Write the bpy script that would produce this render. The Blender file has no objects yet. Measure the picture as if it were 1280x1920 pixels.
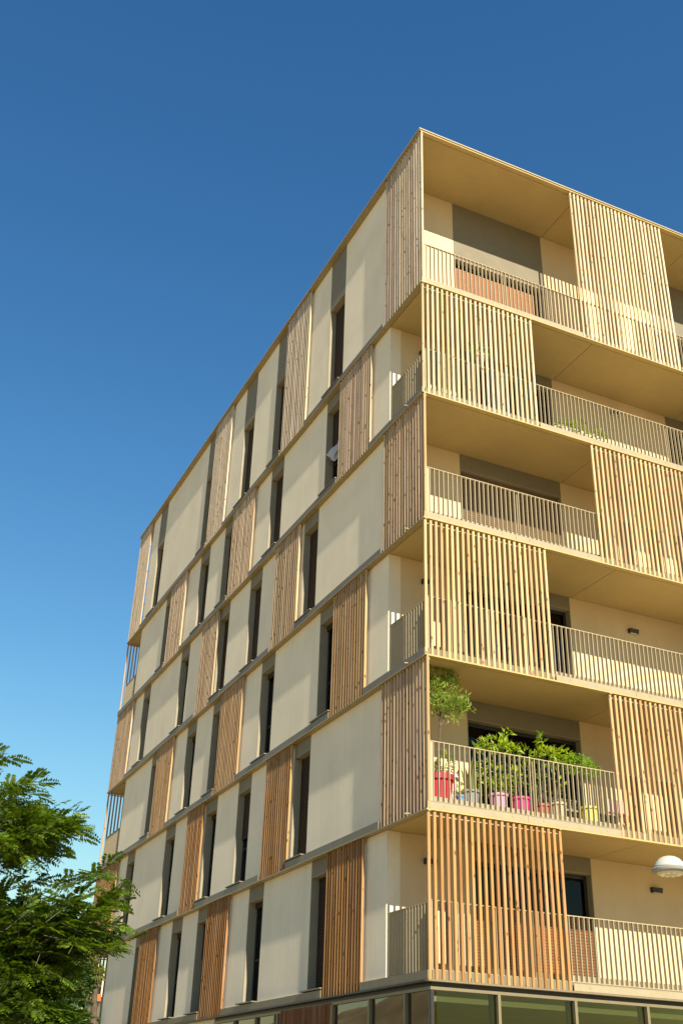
import bpy, math, random
import numpy as np
from mathutils import Vector, Matrix

random.seed(7)
rng = np.random.default_rng(11)
SC = bpy.context.scene
COL = SC.collection
R = math.radians

# ------------------------------------------------------------------ camera
RR = Vector((0.9041545, -0.42631101, 0.02763266))
UU = Vector((-0.22890658, -0.42883895, 0.8738987))
FF = Vector((0.36070268, 0.79646473, 0.48532206))
EYE = Vector((-9.84, -17.53, 1.60))
cam = bpy.data.cameras.new('camera')
cam.sensor_fit = 'VERTICAL'
cam.sensor_height = 36.0
cam.lens = 2037.7 / 1920 * 36.0
cam.clip_start = 0.1
cam.clip_end = 3000
camo = bpy.data.objects.new('camera', cam)
COL.objects.link(camo)
camo.matrix_world = Matrix(((RR.x, UU.x, -FF.x, EYE.x), (RR.y, UU.y, -FF.y, EYE.y), (RR.z, UU.z, -FF.z, EYE.z), (0, 0, 0, 1)))
SC.camera = camo

# ------------------------------------------------------------------ sky, sun, exposure
SUN_EL = R(36.0)
TO_SUN = Vector((-0.075, -1.0, 0.74)).normalized()
w = bpy.data.worlds.new('World')
SC.world = w
w.use_nodes = True
nt = w.node_tree
nt.nodes.clear()
sky = nt.nodes.new('ShaderNodeTexSky')
sky.sky_type = 'NISHITA'
sky.sun_disc = False
sky.sun_elevation = SUN_EL
sky.sun_rotation = R(184.5)
sky.altitude = 0
sky.air_density = 2.2
sky.dust_density = 0.0
sky.ozone_density = 8.0
bg = nt.nodes.new('ShaderNodeBackground')
bg.inputs['Strength'].default_value = 0.070
wo = nt.nodes.new('ShaderNodeOutputWorld')
hs_ = nt.nodes.new('ShaderNodeHueSaturation')
hs_.inputs['Saturation'].default_value = 1.1
hs_.inputs['Value'].default_value = 0.6
ga_ = nt.nodes.new('ShaderNodeGamma')
ga_.inputs['Gamma'].default_value = 1.3
nt.links.new(sky.outputs[0], ga_.inputs['Color'])
nt.links.new(ga_.outputs[0], hs_.inputs['Color'])
nt.links.new(hs_.outputs[0], bg.inputs['Color'])
nt.links.new(bg.outputs[0], wo.inputs[0])
sl = bpy.data.lights.new('sun', 'SUN')
sl.energy = 5.0
sl.angle = R(0.5)
sl.color = (1.0, 0.90, 0.72)
so = bpy.data.objects.new('sun', sl)
COL.objects.link(so)
so.location = (0, -30, 40)
so.rotation_euler = TO_SUN.to_track_quat('Z', 'Y').to_euler()
SC.view_settings.view_transform = 'Standard'
SC.view_settings.look = 'None'
SC.view_settings.gamma = 1.0
SC.view_settings.use_curve_mapping = False
SC.view_settings.exposure = 1.0
SC.render.engine = 'CYCLES'
SC.cycles.use_denoising = True
SC.cycles.max_bounces = 8
SC.cycles.diffuse_bounces = 4
SC.cycles.transparent_max_bounces = 12
SC.cycles.caustics_reflective = False
SC.cycles.caustics_refractive = False


# ------------------------------------------------------------------ materials
def mat(name):
    m = bpy.data.materials.new(name)
    m.use_nodes = True
    n = m.node_tree.nodes
    return m, n, m.node_tree.links, n['Principled BSDF']


def ramp(n, stops):
    r = n.new('ShaderNodeValToRGB')
    e = r.color_ramp.elements
    e[0].position, e[0].color = stops[0][0], (*stops[0][1], 1)
    e[1].position, e[1].color = stops[-1][0], (*stops[-1][1], 1)
    for p, c in stops[1:-1]:
        x = e.new(p)
        x.color = (*c, 1)
    return r


def sc3(c, k):
    return tuple(min(1, a * k) for a in c)


def plain(name, c, rough=0.6, metal=0.0, var=0.08, scale=6.0, bump=0.0, bscale=120.0, spec=0.4):
    m, n, l, b = mat(name)
    tc = n.new('ShaderNodeTexCoord')
    no = n.new('ShaderNodeTexNoise')
    no.inputs['Scale'].default_value = scale
    no.inputs['Detail'].default_value = 5
    l.new(tc.outputs['Object'], no.inputs['Vector'])
    r = ramp(n, [(0.3, sc3(c, 1 - var)), (0.7, sc3(c, 1 + var))])
    l.new(no.outputs['Fac'], r.inputs[0])
    l.new(r.outputs[0], b.inputs['Base Color'])
    b.inputs['Roughness'].default_value = rough
    b.inputs['Metallic'].default_value = metal
    b.inputs['Specular IOR Level'].default_value = spec
    if bump:
        n2 = n.new('ShaderNodeTexNoise')
        n2.inputs['Scale'].default_value = bscale
        n2.inputs['Detail'].default_value = 3
        l.new(tc.outputs['Object'], n2.inputs['Vector'])
        bp = n.new('ShaderNodeBump')
        bp.inputs['Strength'].default_value = bump
        bp.inputs['Distance'].default_value = 0.01
        l.new(n2.outputs['Fac'], bp.inputs['Height'])
        l.new(bp.outputs[0], b.inputs['Normal'])
    return m


def plaster(name, c):
    """cream render: fine grain, faint clouding, faint vertical rain streaks"""
    m, n, l, b = mat(name)
    tc = n.new('ShaderNodeTexCoord')
    n1 = n.new('ShaderNodeTexNoise')
    n1.inputs['Scale'].default_value = 0.9
    n1.inputs['Detail'].default_value = 6
    l.new(tc.outputs['Object'], n1.inputs['Vector'])
    mp = n.new('ShaderNodeMapping')
    mp.inputs['Scale'].default_value = (3.5, 3.5, 0.25)
    l.new(tc.outputs['Object'], mp.inputs['Vector'])
    n2 = n.new('ShaderNodeTexNoise')
    n2.inputs['Scale'].default_value = 1.6
    n2.inputs['Detail'].default_value = 5
    l.new(mp.outputs[0], n2.inputs['Vector'])
    n3 = n.new('ShaderNodeTexNoise')
    n3.inputs['Scale'].default_value = 55
    n3.inputs['Detail'].default_value = 4
    l.new(tc.outputs['Object'], n3.inputs['Vector'])
    a1 = n.new('ShaderNodeMath')
    a1.operation = 'MULTIPLY_ADD'
    a1.inputs[1].default_value = 0.50
    l.new(n1.outputs['Fac'], a1.inputs[0])
    a2 = n.new('ShaderNodeMath')
    a2.operation = 'MULTIPLY'
    a2.inputs[1].default_value = 0.20
    l.new(n2.outputs['Fac'], a2.inputs[0])
    l.new(a2.outputs[0], a1.inputs[2])
    a3 = n.new('ShaderNodeMath')
    a3.operation = 'MULTIPLY_ADD'
    a3.inputs[1].default_value = 0.42
    l.new(n3.outputs['Fac'], a3.inputs[0])
    l.new(a1.outputs[0], a3.inputs[2])
    oi = n.new('ShaderNodeObjectInfo')
    a4 = n.new('ShaderNodeMath')
    a4.operation = 'MULTIPLY_ADD'
    a4.inputs[1].default_value = 0.10
    l.new(oi.outputs['Random'], a4.inputs[0])
    l.new(a3.outputs[0], a4.inputs[2])
    a3 = a4
    r = ramp(n, [(0.40, sc3(c, 0.88)), (0.74, sc3(c, 1.07))])
    l.new(a3.outputs[0], r.inputs[0])
    l.new(r.outputs[0], b.inputs['Base Color'])
    b.inputs['Roughness'].default_value = 0.9
    b.inputs['Specular IOR Level'].default_value = 0.2
    bp = n.new('ShaderNodeBump')
    bp.inputs['Strength'].default_value = 0.35
    bp.inputs['Distance'].default_value = 0.004
    l.new(n3.outputs['Fac'], bp.inputs['Height'])
    l.new(bp.outputs[0], b.inputs['Normal'])
    return m


def timber(name):
    """larch slats: the colour of each piece comes from the object's own colour, with grain and knots"""
    m, n, l, b = mat(name)
    oi = n.new('ShaderNodeObjectInfo')
    ge = n.new('ShaderNodeNewGeometry')
    tc = n.new('ShaderNodeTexCoord')
    ad = n.new('ShaderNodeMath')
    ad.operation = 'ADD'
    l.new(oi.outputs['Random'], ad.inputs[0])
    l.new(ge.outputs['Random Per Island'], ad.inputs[1])
    fr = n.new('ShaderNodeMath')
    fr.operation = 'FRACT'
    l.new(ad.outputs[0], fr.inputs[0])
    off = n.new('ShaderNodeVectorMath')
    off.operation = 'SCALE'
    off.inputs[0].default_value = (37.0, 19.0, 53.0)
    l.new(fr.outputs[0], off.inputs['Scale'])
    av = n.new('ShaderNodeVectorMath')
    av.operation = 'ADD'
    l.new(tc.outputs['Object'], av.inputs[0])
    l.new(off.outputs[0], av.inputs[1])
    mp = n.new('ShaderNodeMapping')
    mp.inputs['Scale'].default_value = (40, 40, 1.3)
    l.new(av.outputs[0], mp.inputs['Vector'])
    gr = n.new('ShaderNodeTexNoise')
    gr.inputs['Scale'].default_value = 1.0
    gr.inputs['Detail'].default_value = 4
    l.new(mp.outputs[0], gr.inputs['Vector'])
    mk = n.new('ShaderNodeMapping')
    mk.inputs['Scale'].default_value = (9, 9, 4.2)
    l.new(av.outputs[0], mk.inputs['Vector'])
    kn = n.new('ShaderNodeTexVoronoi')
    kn.inputs['Scale'].default_value = 0.9
    l.new(mk.outputs[0], kn.inputs['Vector'])
    rk = ramp(n, [(0.10, (0.34, 0.30, 0.26)), (0.20, (1, 1, 1))])
    l.new(kn.outputs['Distance'], rk.inputs[0])
    rg = ramp(n, [(0.3, (0.72, 0.68, 0.62)), (0.7, (1.12, 1.12, 1.12))])
    l.new(gr.outputs['Fac'], rg.inputs[0])
    rr_ = ramp(n, [(0.0, (0.74, 0.70, 0.66)), (0.5, (0.98, 0.97, 0.96)), (0.85, (1.12, 1.10, 1.06)), (1.0, (0.86, 0.90, 0.97))])
    l.new(fr.outputs[0], rr_.inputs[0])

    def mul(a, c):
        x = n.new('ShaderNodeMix')
        x.data_type = 'RGBA'
        x.blend_type = 'MULTIPLY'
        x.inputs['Factor'].default_value = 1.0
        l.new(a, x.inputs['A'])
        l.new(c, x.inputs['B'])
        return x.outputs['Result']
    c = mul(oi.outputs['Color'], rg.outputs[0])
    mg = n.new('ShaderNodeMapping')
    mg.inputs['Scale'].default_value = (6, 6, 0.7)
    l.new(av.outputs[0], mg.inputs['Vector'])
    gn = n.new('ShaderNodeTexNoise')
    gn.inputs['Scale'].default_value = 0.8
    gn.inputs['Detail'].default_value = 3
    l.new(mg.outputs[0], gn.inputs['Vector'])
    gm = ramp(n, [(0.42, (0, 0, 0)), (0.78, (0.26, 0.26, 0.26))])
    l.new(gn.outputs['Fac'], gm.inputs[0])
    gx = n.new('ShaderNodeMix')
    gx.data_type = 'RGBA'
    gx.inputs['B'].default_value = (0.40, 0.36, 0.31, 1)
    l.new(gm.outputs[0], gx.inputs['Factor'])
    l.new(c, gx.inputs['A'])
    c = gx.outputs['Result']
    c = mul(c, rk.outputs[0])
    c = mul(c, rr_.outputs[0])
    l.new(c, b.inputs['Base Color'])
    b.inputs['Roughness'].default_value = 0.75
    b.inputs['Specular IOR Level'].default_value = 0.25
    return m


def leaf_mat(name, c1, c2, trans=0.45):
    m, n, l, b = mat(name)
    ge = n.new('ShaderNodeNewGeometry')
    tc = n.new('ShaderNodeTexCoord')
    no = n.new('ShaderNodeTexNoise')
    no.inputs['Scale'].default_value = 2.2
    l.new(tc.outputs['Object'], no.inputs['Vector'])
    a = n.new('ShaderNodeMath')
    a.operation = 'MULTIPLY_ADD'
    a.inputs[1].default_value = 0.6
    l.new(ge.outputs['Random Per Island'], a.inputs[0])
    s = n.new('ShaderNodeMath')
    s.operation = 'MULTIPLY'
    s.inputs[1].default_value = 0.5
    l.new(no.outputs['Fac'], s.inputs[0])
    l.new(s.outputs[0], a.inputs[2])
    r = ramp(n, [(0.15, c1), (0.85, c2)])
    l.new(a.outputs[0], r.inputs[0])
    l.new(r.outputs[0], b.inputs['Base Color'])
    b.inputs['Roughness'].default_value = 0.45
    b.inputs['Specular IOR Level'].default_value = 0.35
    t = n.new('ShaderNodeBsdfTranslucent')
    tb = n.new('ShaderNodeMix')
    tb.data_type = 'RGBA'
    tb.blend_type = 'MULTIPLY'
    tb.inputs['Factor'].default_value = 1
    tb.inputs['B'].default_value = (1.5, 1.5, 0.5, 1)
    l.new(r.outputs[0], tb.inputs['A'])
    l.new(tb.outputs['Result'], t.inputs['Color'])
    mx = n.new('ShaderNodeMixShader')
    mx.inputs[0].default_value = trans
    l.new(b.outputs[0], mx.inputs[1])
    l.new(t.outputs[0], mx.inputs[2])
    l.new(mx.outputs[0], n['Material Output'].inputs['Surface'])
    return m


def glass_mat(name, tint, refl=1.0, ior=1.45):
    m, n, l, b = mat(name)
    n.remove(b)
    tr = n.new('ShaderNodeBsdfTransparent')
    tr.inputs[0].default_value = (*tint, 1)
    gl = n.new('ShaderNodeBsdfGlossy')
    gl.inputs['Roughness'].default_value = 0.01
    gl.inputs['Color'].default_value = (refl, refl, refl, 1)
    fr = n.new('ShaderNodeFresnel')
    fr.inputs['IOR'].default_value = ior
    mx = n.new('ShaderNodeMixShader')
    l.new(fr.outputs[0], mx.inputs[0])
    l.new(tr.outputs[0], mx.inputs[1])
    l.new(gl.outputs[0], mx.inputs[2])
    l.new(mx.outputs[0], n['Material Output'].inputs['Surface'])
    return m


CREAM = (0.66, 0.55, 0.32)
M = {}
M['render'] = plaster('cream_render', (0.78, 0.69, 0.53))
M['soffit'] = plaster('shaded_cream_soffit', (0.43, 0.325, 0.145))  # cream paint darkened to ochre; shade and warm bounce light are in the colour
M['niche'] = plaster('shaded_loggia_render', (0.62, 0.485, 0.30))  # same cream paint as the street walls; warm shade put into the colour
M['metal'] = plain('bronze_beige_metal', (0.40, 0.335, 0.21), 0.45, 0.0, 0.05)
M['fascia'] = plain('beige_fascia', (0.31, 0.26, 0.165), 0.5, 0.0, 0.06)
M['strip_r'] = plain('ochre_strip', (0.44, 0.32, 0.12), 0.5, 0, 0.06)
M['strip'] = plain('shaded_beige_strip', (0.30, 0.23, 0.11), 0.5, 0, 0.06)  # beige metal darkened, shade of the underside painted into the tone
M['edge'] = plain('grey_beige_edge', (0.18, 0.148, 0.092), 0.5, 0.0, 0.08)
M['concrete'] = plain('slab_concrete', (0.42, 0.36, 0.25), 0.85, 0, 0.1, 3, 0.3)
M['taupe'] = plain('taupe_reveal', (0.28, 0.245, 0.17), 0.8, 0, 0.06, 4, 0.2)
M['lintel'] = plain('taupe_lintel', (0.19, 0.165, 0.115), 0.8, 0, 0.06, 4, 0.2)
M['timber'] = timber('larch')
M['blind'] = plain('brown_blind', (0.045, 0.030, 0.021), 0.8, 0, 0.1, spec=0.15)
M['blind_rust'] = plain('rust_blind', (0.17, 0.07, 0.022), 0.6, 0, 0.1)
M['blind_tan'] = plain('tan_blind', (0.30, 0.13, 0.05), 0.55, 0, 0.1)
M['blind_brown'] = plain('mid_brown_blind', (0.14, 0.085, 0.04), 0.55, 0, 0.1)
M['frame'] = plain('anthracite_frame', (0.025, 0.024, 0.024), 0.4, 0, 0.1)
M['alu'] = plain('beige_aluminium', (0.20, 0.165, 0.10), 0.4, 0.2, 0.05)
M['glass'] = glass_mat('window_glass', (0.30, 0.29, 0.24), 1.0, 1.27)
M['shopglass'] = glass_mat('shop_glass', (0.62, 0.64, 0.40), 1.0, 1.45)
M['sideglass'] = glass_mat('side_shop_glass', (0.16, 0.17, 0.13), 0.9, 2.3)
M['curtain'] = plain('shaded_white_curtain', (0.45, 0.46, 0.48), 0.9, 0, 0.05)  # white cloth, its bluish grey shade painted into the base colour
M['inner'] = plain('shop_interior', (0.42, 0.39, 0.22), 0.9, 0, 0.1, 1.0)
M['batten'] = plain('lit_batten', (0.8, 0.8, 0.65), 0.6, 0, 0.03)
M['batten'].node_tree.nodes['Principled BSDF'].inputs['Emission Color'].default_value = (0.85, 0.85, 0.62, 1)
M['batten'].node_tree.nodes['Principled BSDF'].inputs['Emission Strength'].default_value = 0.16
M['lampbody'] = plain('dark_lamp', (0.035, 0.03, 0.026), 0.5)
M['lampglass'] = plain('opal_lens', (0.6, 0.55, 0.42), 0.3)
M['asphalt'] = plain('asphalt', (0.055, 0.053, 0.05), 0.9, 0, 0.2, 8, 0.4)
M['paving'] = plain('sandstone_paving', (0.46, 0.37, 0.20), 0.85, 0, 0.12, 1.5, 0.3)
M['earth'] = plain('dry_earth', (0.34, 0.27, 0.16), 0.95, 0, 0.2, 0.3)
M['hill'] = plain('dry_hill', (0.33, 0.24, 0.10), 0.95, 0, 0.25, 0.05)
M['bark'] = plain('bark', (0.09, 0.065, 0.042), 0.9, 0, 0.3, 14, 0.6, 40)
M['stem'] = plain('green_stem', (0.06, 0.06, 0.025), 0.8, 0, 0.2)
M['robinia'] = leaf_mat('feathery_leaves', (0.018, 0.060, 0.005), (0.145, 0.215, 0.014), 0.42)
M['dark_leaf'] = leaf_mat('dark_leaves', (0.012, 0.040, 0.008), (0.04, 0.09, 0.015), 0.3)
M['yellow_leaf'] = leaf_mat('yellowing_leaves', (0.06, 0.09, 0.012), (0.17, 0.17, 0.02), 0.45)
M['citrus'] = leaf_mat('citrus_leaves', (0.09, 0.20, 0.008), (0.38, 0.44, 0.03), 0.45)
M['olive'] = leaf_mat('olive_leaves', (0.09, 0.17, 0.02), (0.33, 0.40, 0.08), 0.4)
M['bushleaf'] = leaf_mat('bush_leaves', (0.08, 0.20, 0.01), (0.25, 0.38, 0.03), 0.4)
M['agave'] = leaf_mat('agave_leaves', (0.06, 0.10, 0.03), (0.22, 0.24, 0.08), 0.2)
for k, c in dict(red=(0.50, 0.03, 0.045), mauve=(0.50, 0.24, 0.36), magenta=(0.62, 0.04, 0.18), terracotta=(0.30, 0.09, 0.05), beige=(0.42, 0.34, 0.22),
                 yellow=(0.50, 0.46, 0.10), greypot=(0.19, 0.20, 0.20), blue=(0.10, 0.22, 0.42), white=(0.78, 0.76, 0.68), black=(0.02, 0.02, 0.022),
                 weathered=(0.24, 0.21, 0.15), pinkchair=(0.55, 0.30, 0.30), orange=(0.60, 0.12, 0.03), lampwhite=(0.42, 0.41, 0.36), lampgrey=(0.22, 0.22, 0.21),
                 stucco=(0.62, 0.52, 0.36), rooftile=(0.35, 0.14, 0.07), soil=(0.04, 0.03, 0.02)).items():
    M[k] = plain('paint_' + k, c, 0.5, 0, 0.07)


# ------------------------------------------------------------------ mesh helpers
class MB:
    def __init__(self):
        self.v, self.f = [], []

    def add(self, vs, fs):
        o = len(self.v)
        self.v += [tuple(p) for p in vs]
        self.f += [tuple(i + o for i in q) for q in fs]
        return self

    def box(self, x0, x1, y0, y1, z0, z1):
        return self.add([(x0, y0, z0), (x1, y0, z0), (x1, y1, z0), (x0, y1, z0), (x0, y0, z1), (x1, y0, z1), (x1, y1, z1), (x0, y1, z1)],
                        [(0, 3, 2, 1), (4, 5, 6, 7), (0, 1, 5, 4), (1, 2, 6, 5), (2, 3, 7, 6), (3, 0, 4, 7)])

    def lathe(self, cx, cy, prof, n=20, sq=0.0):
        """revolve a list of (radius, z)"""
        o = []
        for r, z in prof:
            for i in range(n):
                a = 2 * math.pi * i / n
                o.append((cx + r * math.cos(a), cy + r * math.sin(a), z))
        fs = []
        for j in range(len(prof) - 1):
            for i in range(n):
                k = (i + 1) % n
                fs.append((j * n + i, j * n + k, (j + 1) * n + k, (j + 1) * n + i))
        fs.append(tuple(range(n - 1, -1, -1)))
        fs.append(tuple((len(prof) - 1) * n + i for i in range(n)))
        return self.add(o, fs)

    def tube(self, pts, rads, n=7):
        pts = [Vector(p) for p in pts]
        o, fs = [], []
        for i, p in enumerate(pts):
            d = (pts[min(i + 1, len(pts) - 1)] - pts[max(i - 1, 0)]).normalized()
            a = d.orthogonal().normalized()
            b = d.cross(a)
            if i and False:
                pass
            ref = Vector((0, 0, 1)) if abs(d.z) < 0.9 else Vector((1, 0, 0))
            a = d.cross(ref).normalized()
            b = d.cross(a)
            for k in range(n):
                t = 2 * math.pi * k / n
                o.append(p + (a * math.cos(t) + b * math.sin(t)) * rads[i])
        for i in range(len(pts) - 1):
            for k in range(n):
                m = (k + 1) % n
                fs.append((i * n + k, i * n + m, (i + 1) * n + m, (i + 1) * n + k))
        fs.append(tuple(range(n - 1, -1, -1)))
        fs.append(tuple((len(pts) - 1) * n + i for i in range(n)))
        return self.add(o, fs)

    def mesh(self, name, m, smooth=False):
        me = bpy.data.meshes.new(name)
        me.from_pydata(self.v, [], self.f)
        me.materials.append(m)
        if smooth:
            me.polygons.foreach_set('use_smooth', [True] * len(me.polygons))
        me.update()
        return me

    def build(self, name, m, parent=None, smooth=False):
        return link(name, self.mesh(name, m, smooth), parent)


def link(name, me, parent=None, loc=None):
    o = bpy.data.objects.new(name, me)
    COL.objects.link(o)
    if loc is not None:
        o.location = loc
    if parent is not None:
        o.parent = parent
    return o


def tag(o, label=None, cat=None, group=None, kind=None):
    for k, v in (('label', label), ('category', cat), ('group', group), ('kind', kind)):
        if v:
            o[k] = v
    return o


def thing(name, label, cat, loc=(0, 0, 0), group=None):
    o = bpy.data.objects.new(name, None)
    o.empty_display_size = 0.2
    COL.objects.link(o)
    o.location = loc
    return tag(o, label, cat, group)


def soft(o, w_=0.006, seg=1):
    b = o.modifiers.new('bevel', 'BEVEL')
    b.width = w_
    b.segments = seg
    b.limit_method = 'ANGLE'
    return o


# ------------------------------------------------------------------ ground
tag(MB().add([(-1500, -1500, 0), (1500, -1500, 0), (1500, 1500, 0), (-1500, 1500, 0)], [(0, 1, 2, 3)]).build('ground', M['earth']), kind='structure')
tag(MB().add([(-9.0, -60, 0.004), (-3.5, -60, 0.004), (-3.5, 90, 0.004), (-9.0, 90, 0.004)], [(0, 1, 2, 3)]).build('road', M['asphalt']), kind='structure')
pv = MB()
pv.box(-3.4, 40, -16, -0.02, -0.1, 0.12)
pv.box(-3.4, 0.02, -0.015, 60, -0.1, 0.12)
pv.box(-30, -9.1, -60, 90, -0.1, 0.12)
tag(pv.build('pavement', M['paving']), kind='structure')

# dry hill west of the street (seen only mirrored in the shop windows)
hv, hf = [], []
NX, NY = 28, 40
for i in range(NX + 1):
    for j in range(NY + 1):
        x = -260 + 150 * i / NX
        y = -20 + 760 * j / NY
        u, q = i / NX, j / NY
        h = 57 * math.sin(math.pi * min(1, max(0, 1 - u * 0.98)) / 2) * math.sin(math.pi * q) ** 0.7 if 0 < q < 1 else 0
        h *= 0.8 + 0.3 * math.sin(i * 0.9 + j * 0.5) * math.cos(j * 0.33) * 0.6
        hv.append((x, y, max(-0.5, h - 0.4 - 26 * 0.0)))
for i in range(NX):
    for j in range(NY):
        a = i * (NY + 1) + j
        hf.append((a, a + NY + 1, a + NY + 2, a + 1))
tag(MB().add(hv, hf).build('hill', M['hill'], smooth=True), kind='structure')

# ------------------------------------------------------------------ the apartment block
ZS = [3.65, 6.55, 9.573, 12.663, 15.880, 19.112, 24.23]    # undersides of the floor plates, last one the roof
ROOF_TOP = 24.318
L, XE, D = 26.2, 13.0, 1.88                                 # length of the street face, width of the balcony face, balcony depth
WX = 0.15                                                   # face of the rendered wall behind the floor edges
SLAB = 0.195
bld = thing('apartment_building', 'six-storey cream apartment block with larch slat screens and deep corner balconies', 'apartment building')
YEND = {1: 23.2, 2: 23.5, 3: 23.8, 4: 23.95, 5: 24.3, 6: 24.45}

WINS = {6: [(4.73, 5.77), (8.98, 9.98), (11.9, 12.97), (15.95, 16.95), (22.3, 23.35)],
        5: [(4.68, 5.70), (8.83, 9.84), (13.05, 14.06), (15.6, 16.62), (19.8, 20.8)],
        4: [(5.98, 6.95), (10.07, 11.06), (12.86, 13.82), (16.9, 17.87), (21.65, 22.6)],
        3: [(4.62, 5.60), (8.58, 9.57), (12.68, 13.65), (15.23, 16.2), (19.27, 20.25)],
        2: [(5.87, 6.84), (9.79, 10.78), (12.5, 13.47), (16.45, 17.48), (21.1, 22.1)],
        1: [(4.53, 5.52), (8.40, 9.40), (12.4, 13.4), (14.80, 15.8), (18.7, 19.7)]}
LEFT_SCREENS = {6: [(0.0, 2.0), (7.1, 8.95), (14.15, 15.93), (24.4, L - 0.02)],
                5: [(2.74, 4.62), (11.0, 12.98), (17.95, 19.8)],
                4: [(0.0, 1.98), (7.03, 8.78), (13.7, 15.28), (23.75, L - 0.02)],
                3: [(2.80, 4.58), (10.8, 12.66), (17.4, 19.25)],
                2: [(0.0, 1.96), (6.80, 8.47), (13.45, 14.95), (23.1, L - 0.02)],
                1: [(2.72, 4.48), (10.63, 12.33), (17.0, 18.85)]}
RIGHT_SCREENS = {6: [(4.74, 7.88)], 5: [(0.03, 3.14), (9.3, 12.4)], 4: [(4.62, 7.74)], 3: [(0.03, 3.08), (9.3, 12.4)], 2: [(4.45, 7.55)], 1: [(0.03, 2.98), (9.0, 12.1)]}
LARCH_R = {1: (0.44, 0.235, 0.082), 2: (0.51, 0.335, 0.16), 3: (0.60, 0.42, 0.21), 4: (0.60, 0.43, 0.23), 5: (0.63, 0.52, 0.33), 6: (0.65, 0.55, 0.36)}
LARCH_L_SHADED = {1: (0.31, 0.150, 0.045), 2: (0.37, 0.20, 0.078), 3: (0.44, 0.28, 0.14), 4: (0.48, 0.35, 0.225), 5: (0.55, 0.42, 0.29), 6: (0.57, 0.47, 0.35)}  # same larch as the balcony face, shade painted in as browner, darker tones


def ztop(k):
    return ZS[k]


def zbot(k):
    return ZS[k - 1]


# floor plates with their lip, fascia and soffit boards
for k in range(7):
    zb = ZS[k]
    if k < 6:
        s = MB().box(0.112, XE - 0.05, 0.075, L - 0.075, zb + 0.032, zb + SLAB)
        s.build('floor_slab', M['concrete'], bld)
        lip = MB()
        lip.box(0.0, XE, 0.0, 0.125, zb, zb + 0.03)
        lip.build('edge_strip', M['edge'] if k == 0 else M['strip_r'], bld)
        MB().box(0.0, WX - 0.004, 0.127, L - 0.127, zb, zb + 0.03).build('edge_strip', M['frame'] if k == 0 else M['strip'], bld)
        MB().box(0.0, XE, L - 0.125, L, zb, zb + 0.03).build('edge_strip', M['strip'], bld)
        MB().box(0.098, 0.111, 0.113, L - 0.113, zb + 0.034, zb + 0.190).build('edge_board', M['edge'], bld)
        y0_ = 0.04
        for a, b in sorted(LEFT_SCREENS[k + 1]):
            if a - y0_ > 0.2:
                n = max(1, round((a - y0_) / 2.4))
                for i in range(n):
                    MB().box(0.008, 0.03, y0_ + (a - 0.03 - y0_) * i / n, y0_ + (a - 0.03 - y0_) * (i + 1) / n - 0.005, zb + 0.034, zb + 0.178).build('fascia_board', M['edge'], bld)
            y0_ = b + 0.03
        if L - y0_ > 0.3:
            MB().box(0.008, 0.03, y0_, L - 0.03, zb + 0.034, zb + 0.178).build('fascia_board', M['edge'], bld)
        # beige fascia under the railings, stopped where a screen hangs
        segs, x = [], 0.02
        for a, b in sorted(RIGHT_SCREENS.get(k, [])) if False else []:
            pass
        stops = sorted(RIGHT_SCREENS[k + 1])
        for a, b in stops:
            if a - x > 0.2:
                segs.append((x, a - 0.03))
            x = b + 0.03
        if XE - x > 0.2:
            segs.append((x, XE - 0.05))
        for a, b in segs:
            n = max(1, round((b - a) / 2.4))
            for i in range(n):
                p0 = a + (b - a) * i / n
                p1 = a + (b - a) * (i + 1) / n - 0.006
                f = MB().box(p0, p1, 0.006, 0.022, zb + 0.034, zb + 0.158)
                for q in (p0 + 0.35, p1 - 0.35):
                    f.box(q - 0.012, q + 0.012, 0.001, 0.0055, zb + 0.090, zb + 0.112)
                f.build('fascia_board', M['fascia'], bld)
        MB().box(0.112, XE - 0.06, 0.062, 0.073, zb + 0.036, zb + 0.190).build('edge_board', M['edge'], bld)
        MB().box(0.17, XE - 0.1, 0.19, 0.25, zb + SLAB + 0.002, zb + SLAB + 0.12).build('balcony_upstand', M['fascia'], bld)
    else:
        MB().box(0.112, XE - 0.05, 0.075, L - 0.075, zb + 0.032, ROOF_TOP - 0.035).build('roof', M['concrete'], bld)
        lip = MB()
        lip.box(0.0, XE, 0.0, 0.125, zb, zb + 0.03)
        lip.build('edge_strip', M['strip_r'], bld)
        MB().box(0.0, WX - 0.004, 0.127, L - 0.127, zb, zb + 0.03).build('edge_strip', M['strip'], bld)
        MB().box(0.0, XE, L - 0.125, L, zb, zb + 0.03).build('edge_strip', M['strip'], bld)
        fl = MB()
        fl.box(-0.02, XE, -0.02, 0.25, ROOF_TOP - 0.033, ROOF_TOP)
        fl.box(-0.02, 0.25, 0.252, L + 0.02, ROOF_TOP - 0.033, ROOF_TOP)
        fl.build('roof_flashing', M['metal'], bld)
        MB().box(0.03, XE - 0.06, 0.02, 0.073, zb + 0.034, ROOF_TOP - 0.035).build('fascia_board', M['edge'], bld)
        MB().box(0.02, 0.11, 0.09, L - 0.09, zb + 0.034, ROOF_TOP - 0.035).build('fascia_board', M['edge'], bld)
    xs = [WX + 0.012, 5.08, 9.2, XE - 0.1]
    for i in range(3):
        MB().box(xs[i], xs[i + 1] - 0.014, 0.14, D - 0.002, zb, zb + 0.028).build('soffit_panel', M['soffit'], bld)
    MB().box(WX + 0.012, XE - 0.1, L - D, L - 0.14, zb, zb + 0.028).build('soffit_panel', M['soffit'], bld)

# rendered walls of the street face, their windows and reveals
blind_cache = {}


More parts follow.
